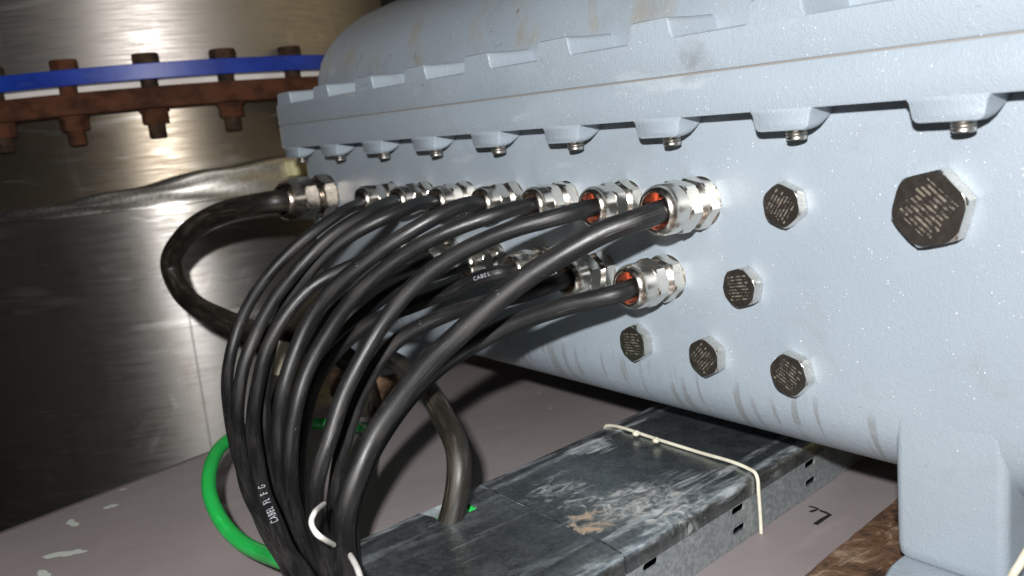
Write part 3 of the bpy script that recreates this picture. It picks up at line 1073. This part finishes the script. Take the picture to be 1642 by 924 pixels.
# ------------------------------------------------------------------ cables
def cable_path(px, y0, y1, ex, start=None, tail=True):
    pl = [0.0]
    for a, b in zip(px, px[1:]):
        pl.append(pl[-1] + math.hypot(b[0] - a[0], b[1] - a[1]))
    L = pl[-1]
    pts = []
    if start is not None:
        pts += [Vector((start[0], -.024, start[1])), Vector((start[0], -.040, start[1]))]
    for (x, y), s in zip(px, pl):
        t = s / L
        pts.append(P(x, y, 'y', y0 + (y1 - y0) * t ** ex))
    if tail:
        e = pts[-1]
        dirn = (pts[-1] - pts[-2]).normalized()
        pts += [e + dirn * .03, e + dirn * .05 + Vector((.004, -.02, -.004)), e + dirn * .05 + Vector((.012, -.10, -.006)), e + dirn * .05 + Vector((.03, -.25, -.006))]
    for p in pts:
        p.z = max(p.z, ZB + .0085)
    return pts


def cable(name, pts, r, mat, label, cat='cable', group=None, sm=16):
    jit = random.Random(len(label) * 31 + int(abs(pts[0].x) * 1000))
    pts = pts[:3] + [p + Vector((jit.uniform(-1, 1), jit.uniform(-1, 1), jit.uniform(-1, 1))) * .0012 for p in pts[3:-3]] + pts[-3:]
    c = relax(catmull(pts, .004), sm)
    bm = bmesh.new()
    tube(bm, c, r, 22)
    o = obj(name, bm, mat, None, 180)
    tag(o, label, cat, group)
    return o, c


GRP = 'black cables from the enclosure glands'
C = [
    (.0072, -.256, .95, 'thick black cable nearest the camera, from the largest gland over all the others',
     [(1046, 347), (1000, 359), (960, 375), (925, 394), (859, 434), (807, 473), (763, 510), (726, 543), (690, 578), (662, 611), (638, 642), (614, 672), (594, 708), (577, 743), (558, 789), (549, 831), (547, 874), (553, 917)]),
    (.0060, -.260, .90, 'black cable from the second upper gland, just behind the nearest thick one',
     [(930, 338), (900, 347), (843, 360), (782, 382), (722, 413), (670, 450), (631, 494), (610, 525), (590, 556), (574, 590), (555, 628), (540, 666), (529, 694), (516, 731), (508, 774), (507, 820), (514, 866), (526, 917)]),
    (.0057, -.264, .78, 'black cable from the third upper gland with a long pale highlight',
     [(838, 330), (790, 344), (745, 360), (711, 377), (667, 398), (623, 427), (579, 460), (551, 491), (521, 540), (502, 575), (488, 611), (476, 647), (469, 685), (463, 731), (463, 780), (474, 837), (491, 889), (503, 917)]),
    (.0060, -.266, .70, 'black cable from the middle upper gland, fourth from the plugs',
     [(758, 324), (711, 340), (667, 364), (623, 391), (579, 423), (546, 451), (518, 482), (492, 520), (476, 553), (464, 588), (454, 623), (448, 666), (445, 700), (446, 745), (453, 790), (469, 850), (490, 900), (499, 920)]),
    (.0054, -.266, .60, 'black cable from the fifth upper gland, third strand in from the left of the fan',
     [(688, 321), (640, 340), (590, 362), (535, 396), (500, 429), (474, 463), (454, 496), (445, 515), (435, 547), (427, 585), (422, 628), (421, 670), (424, 700), (430, 735), (440, 783), (457, 843), (480, 889), (492, 917)]),
    (.0052, -.287, .52, 'black cable from the sixth upper gland, second strand in from the left of the fan',
     [(633, 321), (590, 343), (540, 373), (510, 398), (483, 426), (452, 462), (430, 494), (418, 519), (404, 545), (391, 585), (384, 628), (380, 670), (382, 700), (386, 730), (397, 780), (426, 837), (454, 889), (471, 917)]),
    (.0050, -.281, .50, 'black cable from the last small upper gland, outermost strand on the left of the fan',
     [(577, 326), (552, 338), (527, 353), (489, 381), (456, 409), (424, 451), (396, 497), (380, 530), (368, 570), (364, 613), (366, 651), (373, 690), (385, 740), (401, 790), (428, 845), (455, 895), (468, 920)]),
    ]
for i, (r, ye, ex, lb, px) in enumerate(C):
    cable('black_cable', cable_path(px, -.052 * (1.13 if i == 0 else .96), ye, ex, (GX[i], ZG)), r, CABLE, lb, 'cable', GRP)

HC = [
    (.0064, -.246, 1.12, 'black cable from the open orange-mouthed lower gland, low on the right of the fan',
     [(1003, 470), (970, 478), (925, 488), (859, 507), (815, 523), (772, 543), (726, 570), (690, 602), (650, 645), (615, 690), (590, 735), (570, 790), (560, 840), (560, 890), (566, 920)]),
    (.0060, -.246, 1.15, 'black cable from the second lower gland, arching behind the two thickest cables',
     [(892, 452), (859, 466), (800, 481), (745, 494), (714, 504), (667, 526), (633, 548), (610, 573), (590, 610), (570, 660), (551, 715), (540, 770), (537, 830), (543, 880), (550, 917)]),
    (.0060, -.250, 1.12, 'black cable with white CABEL print, from the third lower gland',
     [(810, 434), (771, 447), (706, 471), (650, 493), (595, 515), (560, 542), (531, 574), (507, 606), (495, 642), (487, 684), (482, 735), (484, 790), (495, 850), (512, 900), (520, 920)]),
    (.0058, -.252, 1.1, 'black cable from the fourth lower gland, deep inside the fan',
     [(745, 424), (690, 441), (640, 463), (600, 487), (562, 520), (532, 557), (508, 596), (490, 640), (478, 690), (474, 740), (480, 800), (492, 850), (508, 895), (516, 920)]),
    (.0056, -.258, 1.05, 'black cable from the fifth lower gland, mostly covered by other cables',
     [(690, 414), (640, 432), (590, 456), (550, 482), (515, 516), (488, 552), (464, 590), (448, 625), (440, 665), (438, 720), (444, 770), (458, 830), (478, 880), (492, 920)]),
    (.0052, -.288, .52, 'slim black cable with white lettering running down it, from the farthest lower gland',
     [(632, 404), (590, 416), (555, 428), (513, 450), (478, 481), (447, 520), (427, 560), (415, 600), (408, 645), (405, 685), (409, 731), (419, 784), (437, 837), (462, 889), (478, 917)]),
    ]
hcurves = []
for i, (r, ye, ex, lb, px) in enumerate(HC):
    hcurves.append(cable('black_cable', cable_path(px, -.052, ye, ex, (HX[i], ZH)), r, CABLE, lb, 'cable', GRP))

# the thick cable looping out of the far corner gland in front of the tank
px = [(449, 322), (420, 325), (370, 336), (322, 358), (287, 390), (272, 425), (286, 462), (316, 490), (355, 512), (400, 529), (455, 541), (510, 552), (552, 568)]
yy = [-.066, -.078, -.10, -.118, -.128, -.132, -.132, -.128, -.12, -.105, -.088, -.07, -.055]
pts = [Vector((-.936, -.03, -.067)), Vector((-.936, -.05, -.067))] + [P(x, y, 'y', v) for (x, y), v in zip(px, yy)]
e = pts[-1]
pts += [e + Vector((.004, .012, -.022)), e + Vector((-.006, .022, -.055)), e + Vector((-.02, .03, -.085))]
cable('thick_cable', pts, .0122, CABLE_BROWN, 'thick dark cable looping out from the far corner gland in front of the tank', 'cable', None, 20)

# dusty cable dropping into the notch of the tray cover
px = [(590, 566), (630, 580), (662, 603), (692, 634), (716, 675), (733, 728), (737, 776), (731, 808), (722, 835)]
yy = [-.06, -.085, -.105, -.122, -.138, -.150, -.156, -.160, -.163]
pts = [P(x, y, 'y', v) for (x, y), v in zip(px, yy)]
pts = [pts[0] + Vector((-.13, .06, .004)), pts[0] + Vector((-.06, .03, .006))] + pts + [P(716, 856, 'y', -.166)]
pts[-1].z = max(pts[-1].z, -.288)
cable('dusty_cable', pts, .0083, CABLE_BROWN, 'dusty brown-black cable bending down into the notch of the tray cover', 'cable', None, 10)

# green earth cable
pg = [(560, 900, -.276), (552, 862, -.262), (558, 822, -.258), (578, 765, -.262), (592, 712, -.274), (586, 686, -.284), (560, 683, -.286), (510, 680, -.282), (455, 678, -.270), (410, 683, -.260), (374, 698, -.254), (350, 722, -.253), (336, 758, -.256), (338, 797, -.264), (356, 836, -.272), (386, 868, -.276), (420, 888, -.274), (460, 903, -.262), (505, 925, -.264)]
pts = [P(x, y, 'z', z) for x, y, z in pg]
last = pts[-1]
pts = [T(-.19, -.118, -.272), T(-.225, -.129, -.2650), T(-.252, -.133, -.2632), T(-.278, -.130, -.2655), T(-.310, -.112, -.283)] + pts + [last + Vector((.02, -.06, -.01)), last + Vector((.03, -.2, -.012))]
cable('green_cable', pts, .0057, CABLE_GREEN, 'bright green cable looping out past the left of the black fan', 'cable', None, 14)

# white zip tie and a white core at the foot of the bundle
pts = [P(x, y, 'y', v) for x, y, v in ((520, 808, -.240), (512, 814, -.252), (504, 823, -.264), (499.5, 834, -.269), (501, 845, -.272), (509, 857, -.273), (520, 865, -.268), (535, 874, -.255))]
bm = bmesh.new(); tube(bm, catmull(pts, .0015), .0016, 12)
tag(obj('zip_tie', bm, WHITE, None, 180), 'curved white zip tie round the bottom of the black cable bundle', 'cable tie')
pts = [P(x, y, 'y', v) for x, y, v in ((548, 872, -.2395), (558, 886, -.246), (566, 898, -.254), (573, 912, -.261), (579, 930, -.268), (588, 960, -.28))]
bm = bmesh.new(); tube(bm, catmull(pts, .0015), .0017, 12)
tag(obj('white_wire', bm, WHITE, None, 180), 'thin white wire at the bottom edge, right of the black bundle', 'wire')

# small pale tag behind the fan
c0 = P(449, 572, 'y', -.10)
bm = bmesh.new()
box(bm, -.013, .013, -.0008, .0008, -.022, .018)
o = obj('paper_tag', bm, simple_noise('cream_paper', (0.86, 0.82, 0.64), (0.8, 0.75, 0.56), 40, .8).m)
o.location = c0; o.rotation_euler = (0.1, .15, .55)
tag(o, 'small cream tag showing between two black cables at the left of the fan', 'tag')

# pale hose at the lower right
pts = [P(1606, 962, 'y', -.012), P(1624, 922, 'y', -.010), P(1636, 904, 'y', -.008), P(1652, 878, 'y', -.004), P(1700, 835, 'y', .01)]
bm = bmesh.new(); tube(bm, catmull(pts, .002), .0022, 14)
tag(obj('pale_hose', bm, CREAM, None, 180), 'short cream hose crossing the lower right corner beside the near foot', 'hose')


# ------------------------------------------------------------------ printed lettering on two cables
def print_on(host, curve, r, text, s_start, size, turn, reverse=False, ink=None):
    cu = bpy.data.curves.new('lettering', 'FONT')
    cu.body = text; cu.size = size; cu.space_character = 1.25
    cu.offset = size * .012
    t = bpy.data.objects.new('lettering', cu)
    COL.objects.link(t)
    bpy.context.view_layer.update()
    me = bpy.data.meshes.new_from_object(t.evaluated_get(bpy.context.evaluated_depsgraph_get()))
    bpy.data.objects.remove(t)
    b = bmesh.new(); b.from_mesh(me)
    bmesh.ops.triangulate(b, faces=b.faces[:])
    bmesh.ops.subdivide_edges(b, edges=b.edges[:], cuts=1)
    cum = [0.0]
    for i in range(1, len(curve)): cum.append(cum[-1] + (curve[i] - curve[i - 1]).length)
    for v in b.verts:
        s = s_start + (-v.co.x if reverse else v.co.x)
        i = 0
        while i < len(cum) - 2 and cum[i + 1] < s: i += 1
        k = (s - cum[i]) / max(cum[i + 1] - cum[i], 1e-9)
        p = curve[i].lerp(curve[i + 1], k)
        tg = (curve[min(i + 2, len(curve) - 1)] - curve[max(i - 1, 0)]).normalized()
        n = EYE - p; n = (n - tg * n.dot(tg)).normalized()
        up = n.cross(tg).normalized()
        if reverse: up = -up
        a = (v.co.y - size * .35) / r + turn
        v.co = p + (n * math.cos(a) + up * math.sin(a)) * (r + .00018)
    o = obj('printed_lettering', b, ink or INK, host)
    return o


def s_at(curve, px, py):
    best, bs, s = 1e9, 0, 0
    for i, p in enumerate(curve):
        if i: s += (p - curve[i - 1]).length
        d = p - EYE
        z = d.dot(FWD)
        if z < .05: continue
        u = CX + F_PX * d.dot(RIGHT) / z; v = CY + F_PX * d.dot(DOWN) / z
        e = (u - px) ** 2 + (v - py) ** 2
        if e < best: best, bs = e, s
    return bs


print_on(hcurves[2][0], hcurves[2][1], .0060, 'CABEL', s_at(hcurves[2][1], 763, 449), .0042, .15, True)
print_on(hcurves[5][0], hcurves[5][1], .0052, 'CABEL  FL  E  G', s_at(hcurves[5][1], 444, 850), .0066, .0, True, Mat('bright_ink', (0.36, 0.37, 0.41), .6).m)
